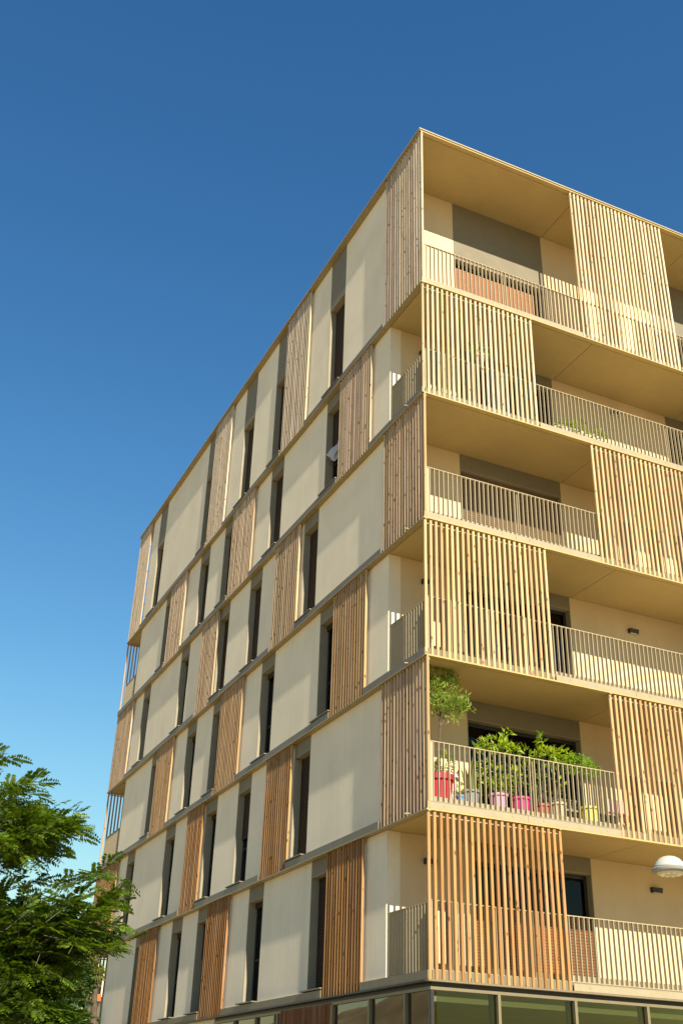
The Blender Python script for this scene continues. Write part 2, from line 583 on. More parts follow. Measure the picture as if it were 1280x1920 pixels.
def blind_mesh(wd, ht, m, axis):
    key = (round(wd, 3), round(ht, 3), m.name, axis)
    if key not in blind_cache:
        b = MB()
        n = int(ht / 0.06)
        vs, fs = [], []
        for i in range(n):
            z0 = ht * i / n
            z1 = ht * (i + 1) / n
            for d, z in ((0.0, z0), (0.0, z0 + (z1 - z0) * 0.8), (0.012, z0 + (z1 - z0) * 0.86)):
                vs += [(d, 0, z), (d, wd, z)] if axis == 'y' else [(0, d, z), (wd, d, z)]
        for i in range(3 * n - 1):
            a = 2 * i
            fs.append((a, a + 1, a + 3, a + 2))
        b.add(vs, fs)
        blind_cache[key] = b.mesh('roller_blind', m)
    return blind_cache[key]


GLAZED = {(5, 0): 0.45, (4, 3): 1, (3, 0): 1, (3, 1): 1, (3, 3): 1, (2, 1): 0.5, (2, 2): 1, (2, 3): 1, (1, 1): 1, (1, 3): 1, (4, 4): 1, (3, 4): 1, (1, 2): 0.6}
WINS = {k: [(a, b) for a, b in v] for k, v in WINS.items()}
for k in range(1, 7):
    zb, zt = zbot(k) + SLAB + 0.002, ztop(k) - 0.003
    head = 22.45 if k == 6 else zt - 0.33
    y = D
    for i, (a, b) in enumerate(WINS[k]):
        MB().box(WX, 0.45, y, a, zb, zt).build('wall', M['render'], bld)
        y = b
        rv = MB()
        rv.box(WX - 0.002, 0.446, a, a + 0.018, zb, head)
        rv.box(WX - 0.002, 0.446, b - 0.018, b, zb, head)
        rv.box(WX - 0.002, 0.446, a + 0.018, b - 0.018, head - 0.018, head)
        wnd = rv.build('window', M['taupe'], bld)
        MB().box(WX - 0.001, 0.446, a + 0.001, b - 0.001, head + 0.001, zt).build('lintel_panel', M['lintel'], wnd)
        MB().box(-0.015, 0.33, a - 0.02, b + 0.05, zb + 0.004, zb + 0.03).build('sill', M['edge'], wnd)
        fr = MB()
        z0, z1, y0, y1 = zb + 0.03, head - 0.018, a + 0.018, b - 0.018
        fr.box(0.37, 0.43, y0, y0 + 0.06, z0, z1)
        fr.box(0.37, 0.43, y1 - 0.06, y1, z0, z1)
        fr.box(0.37, 0.43, y0 + 0.06, y1 - 0.06, z1 - 0.06, z1)
        fr.box(0.37, 0.43, y0 + 0.06, y1 - 0.06, z0, z0 + 0.08)
        fr.box(0.375, 0.425, y0 + 0.06, y1 - 0.06, z0 + 0.95, z0 + 1.0)
        fr.build('frame', M['frame'], wnd)
        MB().box(0.395, 0.405, y0 + 0.06, y1 - 0.06, z0 + 0.08, z1 - 0.06).build('pane', M['glass'], wnd)
        g = GLAZED.get((k, i), 0)
        if g < 1:
            h = (z1 - z0) * (1 - g)
            link('roller_blind', blind_mesh(y1 - y0 - 0.004, h, M['blind'], 'y'), wnd, (0.335, y0 + 0.002, z1 - h))
        else:
            MB().box(0.33, 0.37, y0, y1, z1 - 0.14, z1).build('roller_blind', M['blind'], wnd)
    MB().box(WX, 0.45, y, YEND[k], zb, zt).build('wall', M['render'], bld)
    # recessed wall behind the balconies: two glazed doors per floor
    doors = [(2.07, 5.03), (8.85, 11.8)]
    x = 0.452
    dh = 22.22 if k == 6 else zt - 0.42 if k in (2, 4) else zt - 0.32
    for i, (a, b) in enumerate(doors):
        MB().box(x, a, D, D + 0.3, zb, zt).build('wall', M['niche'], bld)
        x = b
        rv = MB()
        rv.box(a, a + 0.018, D - 0.002, D + 0.296, zb, dh)
        rv.box(b - 0.018, b, D - 0.002, D + 0.296, zb, dh)
        rv.box(a + 0.018, b - 0.018, D - 0.002, D + 0.296, dh - 0.018, dh)
        wnd = rv.build('balcony_door', M['taupe'], bld)
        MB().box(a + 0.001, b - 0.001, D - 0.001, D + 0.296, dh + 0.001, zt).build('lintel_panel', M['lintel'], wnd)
        x0, x1, z0, z1 = a + 0.018, b - 0.018, zb + 0.02, dh - 0.018
        fr = MB()
        third = (x1 - x0) / 3
        for j in range(3):
            p0, p1 = x0 + third * j, x0 + third * (j + 1)
            yo = D + 0.17 + 0.03 * (j % 2)
            fr.box(p0, p0 + 0.07, yo, yo + 0.05, z0, z1)
            fr.box(p1 - 0.07, p1, yo, yo + 0.05, z0, z1)
            fr.box(p0 + 0.07, p1 - 0.07, yo, yo + 0.05, z1 - 0.08, z1)
            fr.box(p0 + 0.07, p1 - 0.07, yo, yo + 0.05, z0, z0 + 0.09)
            MB().box(p0 + 0.07, p1 - 0.07, yo + 0.02, yo + 0.03, z0 + 0.09, z1 - 0.08).build('pane', M['glass'], wnd)
        fr.build('frame', M['frame'], wnd)
        if i == 0 and k in (6, 4, 1):
            m_ = {6: 'blind_tan', 4: 'blind_brown', 1: 'blind_rust'}[k]
            hh = {6: z1 - z0 - 0.22, 4: z1 - z0, 1: 1.5}[k]
            x1b = {6: 4.72, 4: x1, 1: x1}[k]
            zz = z0
            link('roller_blind', blind_mesh(x1b - x0, hh, M[m_], 'x'), wnd, (x0, D + 0.10, zz))
        if k == 3 and i == 0:
            cu = MB()
            vs, fs = [], []
            for j in range(41):
                vs += [(x0 + 0.1 + 1.3 * j / 40, D + 0.27 + 0.025 * math.sin(j * 1.3), z0 + 0.05), (x0 + 0.1 + 1.3 * j / 40, D + 0.27 + 0.025 * math.sin(j * 1.3), z1 - 0.9)]
            for j in range(40):
                fs.append((2 * j, 2 * j + 2, 2 * j + 3, 2 * j + 1))
            cu.add(vs, fs).build('curtain', M['curtain'], wnd)
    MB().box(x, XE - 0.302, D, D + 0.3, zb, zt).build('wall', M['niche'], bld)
    # end walls that close the block
    MB().box(0.452, XE - 0.302, YEND[k] - 0.3, YEND[k], zb, zt).build('wall', M['render'], bld)
    MB().box(XE - 0.3, XE - 0.06, 0.3, L - 0.3, zb, zt).build('wall', M['render'], bld)

# ------------------------------------------------------------------ timber screens
slat_cache = {}
SW = 0.029


def slat_mb(h, x=0, y=0, z=0, s=SW):
    c = s * 0.62
    ring = [(-c, -s), (c, -s), (s, -c), (s, c), (c, s), (-c, s), (-s, c), (-s, -c)]
    b = MB()
    b.add([(x + p, y + q, z) for p, q in ring] + [(x + p, y + q, z + h) for p, q in ring],
          [tuple(range(7, -1, -1)), tuple(range(8, 16))] + [(i, (i + 1) % 8, 8 + (i + 1) % 8, 8 + i) for i in range(8)])
    return b


def slat_mesh(h):
    key = round(h, 3)
    if key not in slat_cache:
        slat_cache[key] = slat_mb(h).mesh('slat', M['timber'])
    return slat_cache[key]


def screen(k, a, b, face, single):
    """a slatted screen of storey k from a to b along the 'x' (balcony) or 'y' (street) face"""
    z0, z1 = zbot(k) + 0.034, ztop(k) - 0.004
    n = max(2, round((b - a) / 0.1275))
    col = (LARCH_R if face == 'x' else LARCH_L_SHADED)[k]
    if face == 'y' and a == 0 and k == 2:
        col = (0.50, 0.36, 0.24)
    rails = MB()
    for zr in (z1 - 0.06, (zbot(k) + SLAB + z1) * 0.5, zbot(k) + SLAB + 0.05) if face == 'x' else (z1 - 0.06,):
        if face == 'x':
            if zr != z1 - 0.06:
                continue
            rails.box(a + 0.01, b - 0.01, 0.088, 0.10, zr - 0.02, zr + 0.02)
        else:
            rails.box(0.095, 0.107, a + 0.01, b - 0.01, zr - 0.02, zr + 0.02)
    # small fixing angles at the head of the screen
    for e in (a, b - 0.06):
        if face == 'x':
            rails.box(e, e + 0.06, 0.003, 0.03, z1 - 0.012, z1 + 0.002)
        else:
            rails.box(-0.006, 0.05, e, e + 0.05, z1 + 0.004, z1 + 0.012)
    sc = rails.build('timber_screen', M['metal'], bld)
    big = MB()
    for i in range(n):
        t = a + SW + (b - a - 2 * SW) * i / (n - 1)
        if 0 < i < n - 1:
            t += random.uniform(-0.004, 0.004)
        p = (t, 0.056 + random.uniform(-.002, .002)) if face == 'x' else (0.064 + random.uniform(-.002, .002), t)
        if single:
            c0 = col
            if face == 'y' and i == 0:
                c0 = tuple(0.3 * p_ + 0.7 * q_ for p_, q_ in zip(col, LARCH_R[k]))  # end slat lightened, sunlight on its side painted into the colour
            o = link('slat', slat_mesh(z1 - z0), sc, (p[0], p[1], z0 + random.uniform(-0.006, 0.004)))
            o.rotation_euler.z = random.uniform(-0.03, 0.03)
            v = random.uniform(0.88, 1.1)
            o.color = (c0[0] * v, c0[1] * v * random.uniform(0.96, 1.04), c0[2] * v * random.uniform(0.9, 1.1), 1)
        else:
            q = slat_mb(z1 - z0, p[0], p[1], z0)
            big.add(q.v, q.f)
    if not single:
        o = big.build('slats', M['timber'], sc)
        o['kind'] = 'stuff'
        o.color = (*col, 1)
    return sc


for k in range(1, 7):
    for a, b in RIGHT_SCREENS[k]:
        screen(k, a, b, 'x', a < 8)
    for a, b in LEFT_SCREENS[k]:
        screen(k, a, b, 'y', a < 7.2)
# the far gable repeats the balconies: screens seen from inside through the open corners
for k in (1, 3, 5):
    sc = MB().box(0.05, 3.1, L - 0.10, L - 0.088, ztop(k) - 0.08, ztop(k) - 0.04).build('timber_screen', M['metal'], bld)
    big = MB()
    for i in range(24):
        q = slat_mb(ztop(k) - zbot(k) - 0.04, 0.08 + 0.1275 * i, L - 0.056, zbot(k) + 0.034)
        big.add(q.v, q.f)
    o = big.build('slats', M['timber'], sc)
    o['kind'] = 'stuff'
    o.color = (*LARCH_L_SHADED[k], 1)

# ------------------------------------------------------------------ railings
RP = 0.114
bal_me = MB().box(-0.006, 0.006, -0.028, 0.028, 0, 1.13).mesh('baluster', M['metal'])
bal_my = MB().box(-0.030, 0.030, -0.006, 0.006, 0, 1.13).mesh('baluster', M['metal'])


def behind_screen(k, x):
    return any(a - 0.02 < x < b + 0.02 for a, b in RIGHT_SCREENS[k])


for k in range(1, 7):
    zf = zbot(k) + SLAB
    zt = zf + 1.14
    rl = MB()
    x0 = 0.12
    rl.box(x0, XE - 0.1, 0.108, 0.160, zt, zt + 0.014)
    rl.box(x0, XE - 0.1, 0.096, 0.152, zf - 0.006, zf + 0.008)
    for xp in np.arange(x0, XE, 2.34):
        if not behind_screen(k, xp) or xp < 0.3:
            rl.box(xp + 0.02, xp + 0.03, 0.162, 0.19, zf - 0.02, zt)
    if k in (6, 4, 2):
        rl.box(x0, x0 + 0.085, 0.118, 0.13, zf + 0.008, zt)
    ra = rl.build('railing', M['metal'], bld)
    big = MB()
    nb = int((XE - 0.2 - x0) / RP)
    for i in range(nb):
        x = x0 + 0.1 + RP * i
        if x < 7.3 and not behind_screen(k, x):
            link('baluster', bal_me, ra, (x, 0.134, zf + 0.009))
        else:
            big.box(x - 0.006, x + 0.006, 0.106, 0.162, zf + 0.009, zf + 1.139)
    o = big.build('balusters', M['metal'], ra)
    o['kind'] = 'stuff'
    if k in (1, 3, 5):
        # return along the open corner of the street face, and its twin at the far end
        for near in (True, False):
            ya, yb = (0.17, D - 0.02) if near else (YEND[k] + 0.02, L - 0.15)
            rl = MB()
            rl.box(0.174, 0.226, ya, yb, zt, zt + 0.014)
            rl.box(0.14, 0.222, ya - 0.052, ya - 0.04, zf + 0.008, zt) if near else None  # wide flat corner post added to shade the return balusters from the sun
            rl.box(0.182, 0.218, ya, yb, zf - 0.006, zf + 0.008)
            ra = rl.build('railing', M['metal'], bld)
            n = int((yb - ya) / RP)
            big = MB()
            for i in range(n + 1):
                y = ya + 0.03 + RP * i
                if near:
                    link('baluster', bal_my, ra, (0.20, y, zf + 0.009))
                else:
                    big.box(0.178, 0.222, y - 0.006, y + 0.006, zf + 0.009, zf + 1.139)
            if not near:
                o = big.build('balusters', M['metal'], ra)
                o['kind'] = 'stuff'
    else:
        # behind the far end screens
        rl = MB()
        rl.box(0.16, 0.20, YEND[k] + 0.02, L - 0.15, zt, zt + 0.014)
        rl.box(0.16, 0.20, YEND[k] + 0.02, YEND[k] + 0.07, zf, zt)
        rl.build('railing', M['metal'], bld)
    # gable railing
    rl = MB()
    rl.box(0.2, XE - 0.3, L - 0.15, L - 0.11, zt, zt + 0.014)
    ra = rl.build('railing', M['metal'], bld)
    big = MB()
    for i in range(40):
        big.box(0.25 + RP * i, 0.262 + RP * i, L - 0.15, L - 0.11, zf, zt)
    o = big.build('balusters', M['metal'], ra)
    o['kind'] = 'stuff'

# wall lamps in the balconies
for k, x, z in ((1, 6.69, 6.05), (3, 6.84, 12.13), (5, 7.05, 18.62), (1, 1.10, 6.04), (3, 1.10, 12.15), (5, 1.10, 18.55)):
    b = MB()
    b.add([(x - .13, D - .11, z + .05), (x + .13, D - .11, z + .05), (x + .13, D - .003, z + .06), (x - .13, D - .003, z + .06),
           (x - .13, D - .09, z - .05), (x + .13, D - .09, z - .05), (x + .13, D - .003, z - .05), (x - .13, D - .003, z - .05)],
          [(0, 1, 2, 3), (7, 6, 5, 4), (0, 4, 5, 1), (1, 5, 6, 2), (2, 6, 7, 3), (3, 7, 4, 0)])
    lm = b.build('wall_lamp', M['lampbody'], bld)
    MB().box(x - .09, x + .09, D - .08, D - .02, z - .062, z - .0505).build('lens', M['lampglass'], lm)

# white overflow spouts on the street edge near the corner
for k in (1, 2, 3, 4):
    MB().tube([(-0.07, 0.74, ZS[k] + 0.06), (0.05, 0.74, ZS[k] + 0.075)], [0.017, 0.017], 10).build('overflow_spout', M['fascia'], bld)

# ------------------------------------------------------------------ glazed ground floor
zt = ZS[0] - 0.004
MX = [1.45, 3.07, 4.69, 6.31, 7.93, 9.55, 11.17]
MY = [1.01, 2.43, 4.08]
shop = MB()
shop.box(0.09, XE - 0.4, 0.09, 0.19, zt - 0.12, zt - 0.07)
shop.box(0.09, 0.19, 0.192, 11.2, zt - 0.12, zt - 0.07)

shop.box(0.09, XE - 0.4, 0.2, 0.21, 0.12, 0.25)
MB().box(0.10, 0.16, 0.10, 0.16, 0.12, zt - 0.122).build('corner_post', M['frame'], bld)
sf = shop.build('shopfront', M['alu'], bld)
MB().box(0.13, XE - 0.4, 0.13, 0.17, zt - 0.068, zt).build('shadow_gap', M['frame'], bld)
MB().box(0.13, 0.17, 0.18, L - 1, zt - 0.068, zt).build('shadow_gap', M['frame'], bld)
for x in MX:
    MB().box(x - 0.028, x + 0.028, 0.07, 0.2, 0.12, zt - 0.122).build('mullion', M['alu'], sf)
    MB().box(x - 0.11, x - 0.03, 0.19, 0.26, 0.12, zt - 0.122).build('inner_jamb', M['frame'], sf)
for y in MY + [6.95, 7.12, 8.3, 9.72]:
    MB().box(0.07, 0.2, y - 0.028, y + 0.028, 0.12, zt - 0.122).build('mullion', M['alu'], sf)
    MB().box(0.19, 0.26, y - 0.12, y - 0.03, 0.12, zt - 0.122).build('inner_jamb', M['frame'], sf)
pts = [0.2] + MX
for a, b in zip(pts, pts[1:]):
    MB().box(a + 0.03, b - 0.03, 0.135, 0.147, 0.13, zt - 0.122).build('pane', M['shopglass'], sf)
pts = [0.2] + MY
for a, b in list(zip(pts, pts[1:])) + [(7.12, 8.3), (8.3, 9.72), (9.72, 11.2)]:
    MB().box(0.135, 0.147, a + 0.03, b - 0.03, 0.13, zt - 0.122).build('pane', M['sideglass'], sf)
MB().box(0.14, 0.2, 4.12, 6.9, 0.12, zt - 0.122).build('backing_board', M['frame'], sf)
for i in range(26):
    o = link('slat', slat_mesh(zt - 0.2), sf, (0.1, 4.17 + 0.104 * i, 0.12))
    o.color = (0.22, 0.085, 0.03, 1)
MB().box(0.12, 0.4, 11.22, L - 0.3, 0.1, zt).build('wall', M['render'], bld)
MB().box(XE - 0.38, XE - 0.1, 0.1, L - 0.3, 0.1, zt).build('wall', M['render'], bld)
MB().box(0.42, XE - 0.4, L - 0.6, L - 0.3, 0.1, zt).build('wall', M['render'], bld)
MB().box(0.4, XE - 0.4, 5.6, 5.8, 0.13, zt).build('shop_wall', M['inner'], bld)
MB().box(0.3, XE - 0.4, 0.3, 5.58, 0.10, 0.125).build('shop_floor', M['paving'], bld)
MB().box(0.32, XE - 0.4, 0.32, 5.58, zt - 0.06, zt - 0.004).build('shop_ceiling', M['inner'], bld)
MB().box(0.34, XE - 0.5, 0.70, 0.78, zt - 0.235, zt - 0.155).build('light_batten', M['batten'], bld)


# ------------------------------------------------------------------ plants
def leaves(name, clumps, n, ln, wd, m, parent=None, droop=0.2, up=0.3, shell=0.5):
    """many small folded leaves spread through ellipsoids (cx,cy,cz,rx,ry,rz,weight)"""
    cl = np.array(clumps, float)
    pw = cl[:, 6] / cl[:, 6].sum()
    idx = rng.choice(len(cl), n, p=pw)
    u = rng.normal(size=(n, 3))
    u /= np.linalg.norm(u, axis=1)[:, None]
    rad = rng.uniform(shell ** 3, 1, n) ** (1 / 3)
    p = cl[idx, :3] + u * rad[:, None] * cl[idx, 3:6]
    d = u * 0.8 + rng.normal(size=(n, 3)) * 0.6 + np.array([0, 0, up - droop])
    d /= np.linalg.norm(d, axis=1)[:, None]
    nn = rng.normal(size=(n, 3)) * 0.6 + np.array([0, -0.4, 0.8])
    s = np.cross(d, nn)
    s /= np.linalg.norm(s, axis=1)[:, None] + 1e-9
    nn = np.cross(s, d)
    l_ = ln * rng.uniform(0.65, 1.25, n)[:, None]
    w_ = wd * rng.uniform(0.75, 1.2, n)[:, None]
    v = np.stack([p, p + d * l_ * 0.45 + s * w_ * 0.5 + nn * w_ * 0.15, p + d * l_ - nn * l_ * 0.12, p + d * l_ * 0.45 - s * w_ * 0.5 + nn * w_ * 0.15], 1).reshape(-1, 3)
    f = np.arange(4 * n).reshape(n, 4)
    fs = np.concatenate([f[:, [0, 1, 2]], f[:, [0, 2, 3]]])
    me = bpy.data.meshes.new(name)
    me.from_pydata(v.tolist(), [], fs.tolist())
    me.materials.append(m)
    me.update()
    return link(name, me, parent)


def pot(name, x, y, z, r0, r1, h, m, parent, rim=0.03, n=20):
    return MB().lathe(x, y, [(r0, z), (r1 * 0.97, z + h - rim * 1.6), (r1 * 0.97, z + h - rim * 1.55), (r1 * 1.1, z + h - rim * 1.5), (r1 * 1.1, z + h),
                             (r1 * 0.95, z + h), (r1 * 0.9, z + h - 0.04), (0.01, z + h - 0.045)], n).build(name, m, parent)


FB = ZS[1] + SLAB + 0.002          # floor of the planted balcony
YB = 0.50


def potted(label, cat, x, y, z, potargs, stems, clumps, n, ln, wd, lm, group=None, **kw):
    t = thing('potted_plant', label, cat, (0, 0, 0), group)
    r0, r1, h, m = potargs
    pot('pot', x, y, z, r0, r1, h, m, t)
    sb = MB()
    for s in stems:
        sb.tube(s, [0.018 * (1 - 0.6 * i / (len(s) - 1)) for i in range(len(s))], 6)
    if stems:
        sb.build('stem', M['stem'], t)
    leaves('foliage', clumps, n, ln, wd, lm, t, **kw)
    return t


# olive standard in the red pot at the corner
t = thing('potted_olive_tree', 'small standard olive tree in a tall red pot at the balcony corner', 'potted tree')
pot('pot', 0.56, YB, FB + 0.05, 0.20, 0.27, 0.56, M['red'], t, 0.07, 24)
MB().tube([(0.56, YB, FB + .45), (0.57, YB, FB + 1.0), (0.60, YB + .01, FB + 1.6), (0.62, YB, FB + 2.0)], [0.03, 0.026, 0.024, 0.02], 8).tube(
    [(0.60, YB, FB + 1.6), (0.8, YB, FB + 1.9), (1.05, YB - .03, FB + 2.1)], [0.02, 0.014, 0.006], 6).tube(
    [(0.61, YB, FB + 1.7), (0.45, YB, FB + 2.1), (0.40, YB, FB + 2.6)], [0.018, 0.012, 0.005], 6).tube(
    [(0.62, YB, FB + 1.9), (0.70, YB, FB + 2.3), (0.72, YB, FB + 2.75)], [0.018, 0.012, 0.005], 6).build('trunk', M['bark'], t)
leaves('crown', [(0.58, YB, FB + 2.05, .28, .26, .22, 2.6), (0.95, YB - .02, FB + 2.10, .28, .22, .15, 2.2), (0.48, YB, FB + 2.38, .19, .18, .24, 1.8), (0.78, YB, FB + 2.46, .14, .14, .26, 1.1),
                 (0.92, YB, FB + 1.84, .20, .2, .12, 0.35), (0.36, YB, FB + 2.70, .045, .05, .18, .3), (0.55, YB, FB + 2.74, .035, .04, .18, .28), (0.72, YB, FB + 2.78, .035, .04, .2, .3), (0.90, YB, FB + 2.70, .04, .05, .28, .4), (1.02, YB, FB + 2.5, .045, .05, .24, .28),
                 (1.28, YB - .02, FB + 2.08, .16, .04, .05, .16), (1.2, YB - .02, FB + 2.26, .05, .04, .12, .1), (0.22, YB, FB + 2.1, .09, .10, .30, .3)],
       2400, 0.105, 0.025, M['olive'], t, up=1.0, shell=0.05)
leaves('undergrowth', [(0.66, YB - .05, FB + 0.85, .20, .18, .30, 1)], 130, 0.10, 0.035, M['citrus'], t, up=0.4)

potted('spiky succulent with upright leaves in a round grey pot', 'potted plant', 1.22, YB - .05, FB, (0.14, 0.17, 0.40, M['greypot']), [], [(1.2, YB, FB + .35, .05, .05, .05, 1)], 4, 0.1, 0.05, M['agave'])
t = bpy.data.objects['potted_plant']
ag = MB()
for i in range(17):
    a = random.uniform(0, 6.28)
    ln = random.uniform(0.4, 0.85)
    lean = random.uniform(0.08, 0.4)
    dx, dy = math.cos(a) * lean, math.sin(a) * lean
    w_ = 0.035
    sx, sy = -math.sin(a) * w_, math.cos(a) * w_
    bx, by, bz = 1.22 + dx * .1, YB - .05 + dy * .1, FB + 0.26
    ag.add([(bx - sx * .7, by - sy * .7, bz), (bx + sx * .7, by + sy * .7, bz), (bx + dx * ln * .6 + sx, by + dy * ln * .6 + sy, bz + ln * .6),
            (bx + dx * ln * 1.1, by + dy * ln * 1.1, bz + ln), (bx + dx * ln * .6 - sx, by + dy * ln * .6 - sy, bz + ln * .6)], [(0, 1, 2, 4), (4, 2, 3)])
ag.build('blade', M['agave'], t)

potted('yellow-green citrus shrub in a mauve pot behind the railing', 'potted plant', 1.88, YB, FB, (0.15, 0.18, 0.43, M['mauve']),
       [[(1.88, YB, FB + .3), (1.85, YB, FB + .7), (1.75, YB, FB + 1.1)], [(1.88, YB, FB + .3), (1.6, YB, FB + .85)]],
       [(1.70, YB, FB + 0.82, .42, .25, .27, 3), (2.02, YB + .02, FB + 0.66, .26, .18, .2, 1.6), (1.45, YB + .05, FB + .62, .2, .2, .2, .9), (1.42, YB, FB + 1.28, .14, .1, .07, .5)],
       230, 0.14, 0.062, M['citrus'])
potted('tall citrus shrub with a leafy top in a magenta pot', 'potted plant', 2.40, YB, FB, (0.16, 0.185, 0.43, M['magenta']),
       [[(2.40, YB, FB + .3), (2.32, YB, FB + .9), (2.14, YB, FB + 1.7)], [(2.38, YB, FB + .6), (2.6, YB, FB + 1.3)], [(2.34, YB, FB + .8), (1.75, YB, FB + 1.45)]],
       [(2.14, YB, FB + 1.72, .09, .08, .11, 0.55), (1.85, YB, FB + 1.43, .40, .2, .12, 2.2), (2.2, YB, FB + 1.36, .22, .16, .12, 1), (2.58, YB, FB + 1.33, .13, .12, .14, .8), (2.60, YB, FB + 0.88, .26, .2, .26, 1.2), (2.25, YB, FB + 0.85, .22, .2, .2, .8)],
       300, 0.14, 0.062, M['citrus'])
potted('slender bamboo-like plant in a terracotta pot', 'potted plant', 2.90, YB, FB, (0.13, 0.16, 0.36, M['terracotta']),
       [[(2.90 + a, YB, FB + .2), (2.9 + a * 2.2, YB, FB + 1.15)] for a in (-.06, -.02, .02, .06)],
       [(2.92, YB + .05, FB + 0.75, .24, .2, .4, 1)], 150, 0.10, 0.022, M['dark_leaf'])
potted('bright lemon shrub above the railing in a beige pot', 'potted plant', 3.28, YB, FB, (0.14, 0.165, 0.44, M['beige']),
       [[(3.28, YB, FB + .25), (3.25, YB, FB + .9), (3.15, YB, FB + 1.4)], [(3.26, YB, FB + .5), (3.4, YB, FB + 1.2)]],
       [(2.96, YB, FB + 1.66, .07, .07, .20, 0.6), (3.15, YB, FB + 1.36, .36, .22, .18, 3), (3.48, YB, FB + 1.47, .20, .16, .14, 1.3), (3.30, YB + .1, FB + 0.85, .26, .22, .2, .6)],
       300, 0.135, 0.06, M['citrus'])
potted('round small-leaved bush in a yellow-green pot', 'potted plant', 4.00, YB - .05, FB, (0.165, 0.18, 0.44, M['yellow']),
       [[(4.0, YB, FB + .3), (3.9, YB + .05, FB + 1.0)]],
       [(3.9, YB + .05, FB + 1.33, .40, .26, .23, 4), (4.18, YB + .05, FB + 1.24, .24, .22, .18, 2), (3.62, YB + .05, FB + 1.25, .2, .2, .16, 1.0)],
       1300, 0.055, 0.03, M['bushleaf'], up=0.4)
potted('small blue pot with a tuft of leaves beside the red pot', 'potted plant', 0.97, YB - .1, FB + .05, (0.08, 0.09, 0.22, M['blue']), [], [(0.97, YB - .08, FB + .35, .10, .1, .16, 1)], 60, 0.08, 0.03, M['citrus'])
t = thing('potted_plant', 'large white planter with dark trailing leaves behind the red pot', 'potted plant')
pot('pot', 0.86, YB + .45, FB, 0.26, 0.33, 0.78, M['white'], t, 0.06, 24)
leaves('foliage', [(1.0, YB + .30, FB + .62, .28, .10, .30, 1), (.75, YB + .35, FB + .85, .3, .2, .14, 1)], 46, 0.13, 0.06, M['dark_leaf'], t)

# bench, stool, box and chair on the planted balcony
b = MB()
for i in range(4):
    b.box(3.42, 4.38, YB + .35 + .11 * i, YB + .44 + .11 * i, FB + .44, FB + .475)
bench = thing('garden_bench', 'weathered grey wooden bench against the balcony wall', 'bench')
b.build('seat', M['weathered'], bench)
bb = MB()
for i in range(3):
    bb.box(3.42, 4.38, YB + .84, YB + .865, FB + .52 + .11 * i, FB + .61 + .11 * i)
bb.build('backrest', M['weathered'], bench)
for x in (3.45, 4.29):
    for y in (YB + .37, YB + .74):
        MB().box(x, x + .06, y, y + .06, FB, FB + .439).build('leg', M['weathered'], bench)
st = thing('stool', 'low dark stool with white feet beside the yellow-green pot', 'stool')
MB().box(4.22, 4.62, YB - .12, YB + .28, FB + .30, FB + .34).build('seat', M['black'], st)
for x in (4.23, 4.57):
    for y in (YB - .11, YB + .23):
        MB().box(x, x + .04, y, y + .04, FB + .04, FB + .299).build('leg', M['black'], st)
        MB().box(x - .005, x + .045, y - .005, y + .045, FB, FB + .039).build('foot', M['white'], st)
for x, lab in ((2.42, 'white saucer under the magenta pot'), (2.96, 'white saucer by the terracotta pot'), (3.62, 'white saucer in front of the wooden bench')):
    o = MB().lathe(x, YB - .22, [(0.07, FB), (0.09, FB + .05), (0.085, FB + .05), (0.06, FB + .02)], 14).build('saucer', M['white'])
    tag(o, lab, 'saucer', 'white saucers on the planted balcony')
ch = thing('garden_chair', 'pink garden chair behind the timber slats of the planted balcony', 'chair')
MB().box(4.85, 5.3, YB, YB + .42, FB + .38, FB + .42).build('seat', M['pinkchair'], ch)
bk = MB()
for i in range(5):
    bk.box(4.86 + .09 * i, 4.92 + .09 * i, YB + .43, YB + .455, FB + .43, FB + .85)
bk.build('backrest', M['pinkchair'], ch)
for x in (4.86, 5.25):
    for y in (YB + .01, YB + .38):
        MB().box(x, x + .04, y, y + .04, FB, FB + .379).build('leg', M['pinkchair'], ch)

# plants two floors below the roof balcony
F5 = ZS[4] + SLAB + 0.002
for i, (x, hh, lab, pm) in enumerate(((4.25, .30, 'small leafy plant in a white pot on the fifth floor balcony, nearest the slats', 'white'), (4.70, .52, 'taller leafy plant in a beige pot on the fifth floor balcony', 'beige'),
                                      (5.25, .42, 'spreading plant in a low white trough on the fifth floor balcony', 'white'))):
    potted(lab, 'potted plant', x, .5, F5, (0.12, 0.15, 0.30, M[pm]), [], [(x, .5, F5 + .30 + hh * .5, .2, .15, hh * .45, 1)], 110, 0.13, 0.045, M['citrus'], 'plants on the fifth floor balcony')
hp = thing('hanging_plant', 'leafy plant hanging behind the slats of the fifth floor corner', 'hanging plant')
hp_z = 17.9
pot('pot', 1.86, .45, hp_z - .28, .09, .13, .2, M['beige'], hp)
MB().tube([(1.86, .45, hp_z - .1), (1.86, .45, ZS[5] - .002)], [.005, .005], 5).build('cord', M['metal'], hp)
leaves('foliage', [(1.86, .45, hp_z + .02, .22, .2, .2, 1)], 170, 0.11, 0.045, M['citrus'], hp)

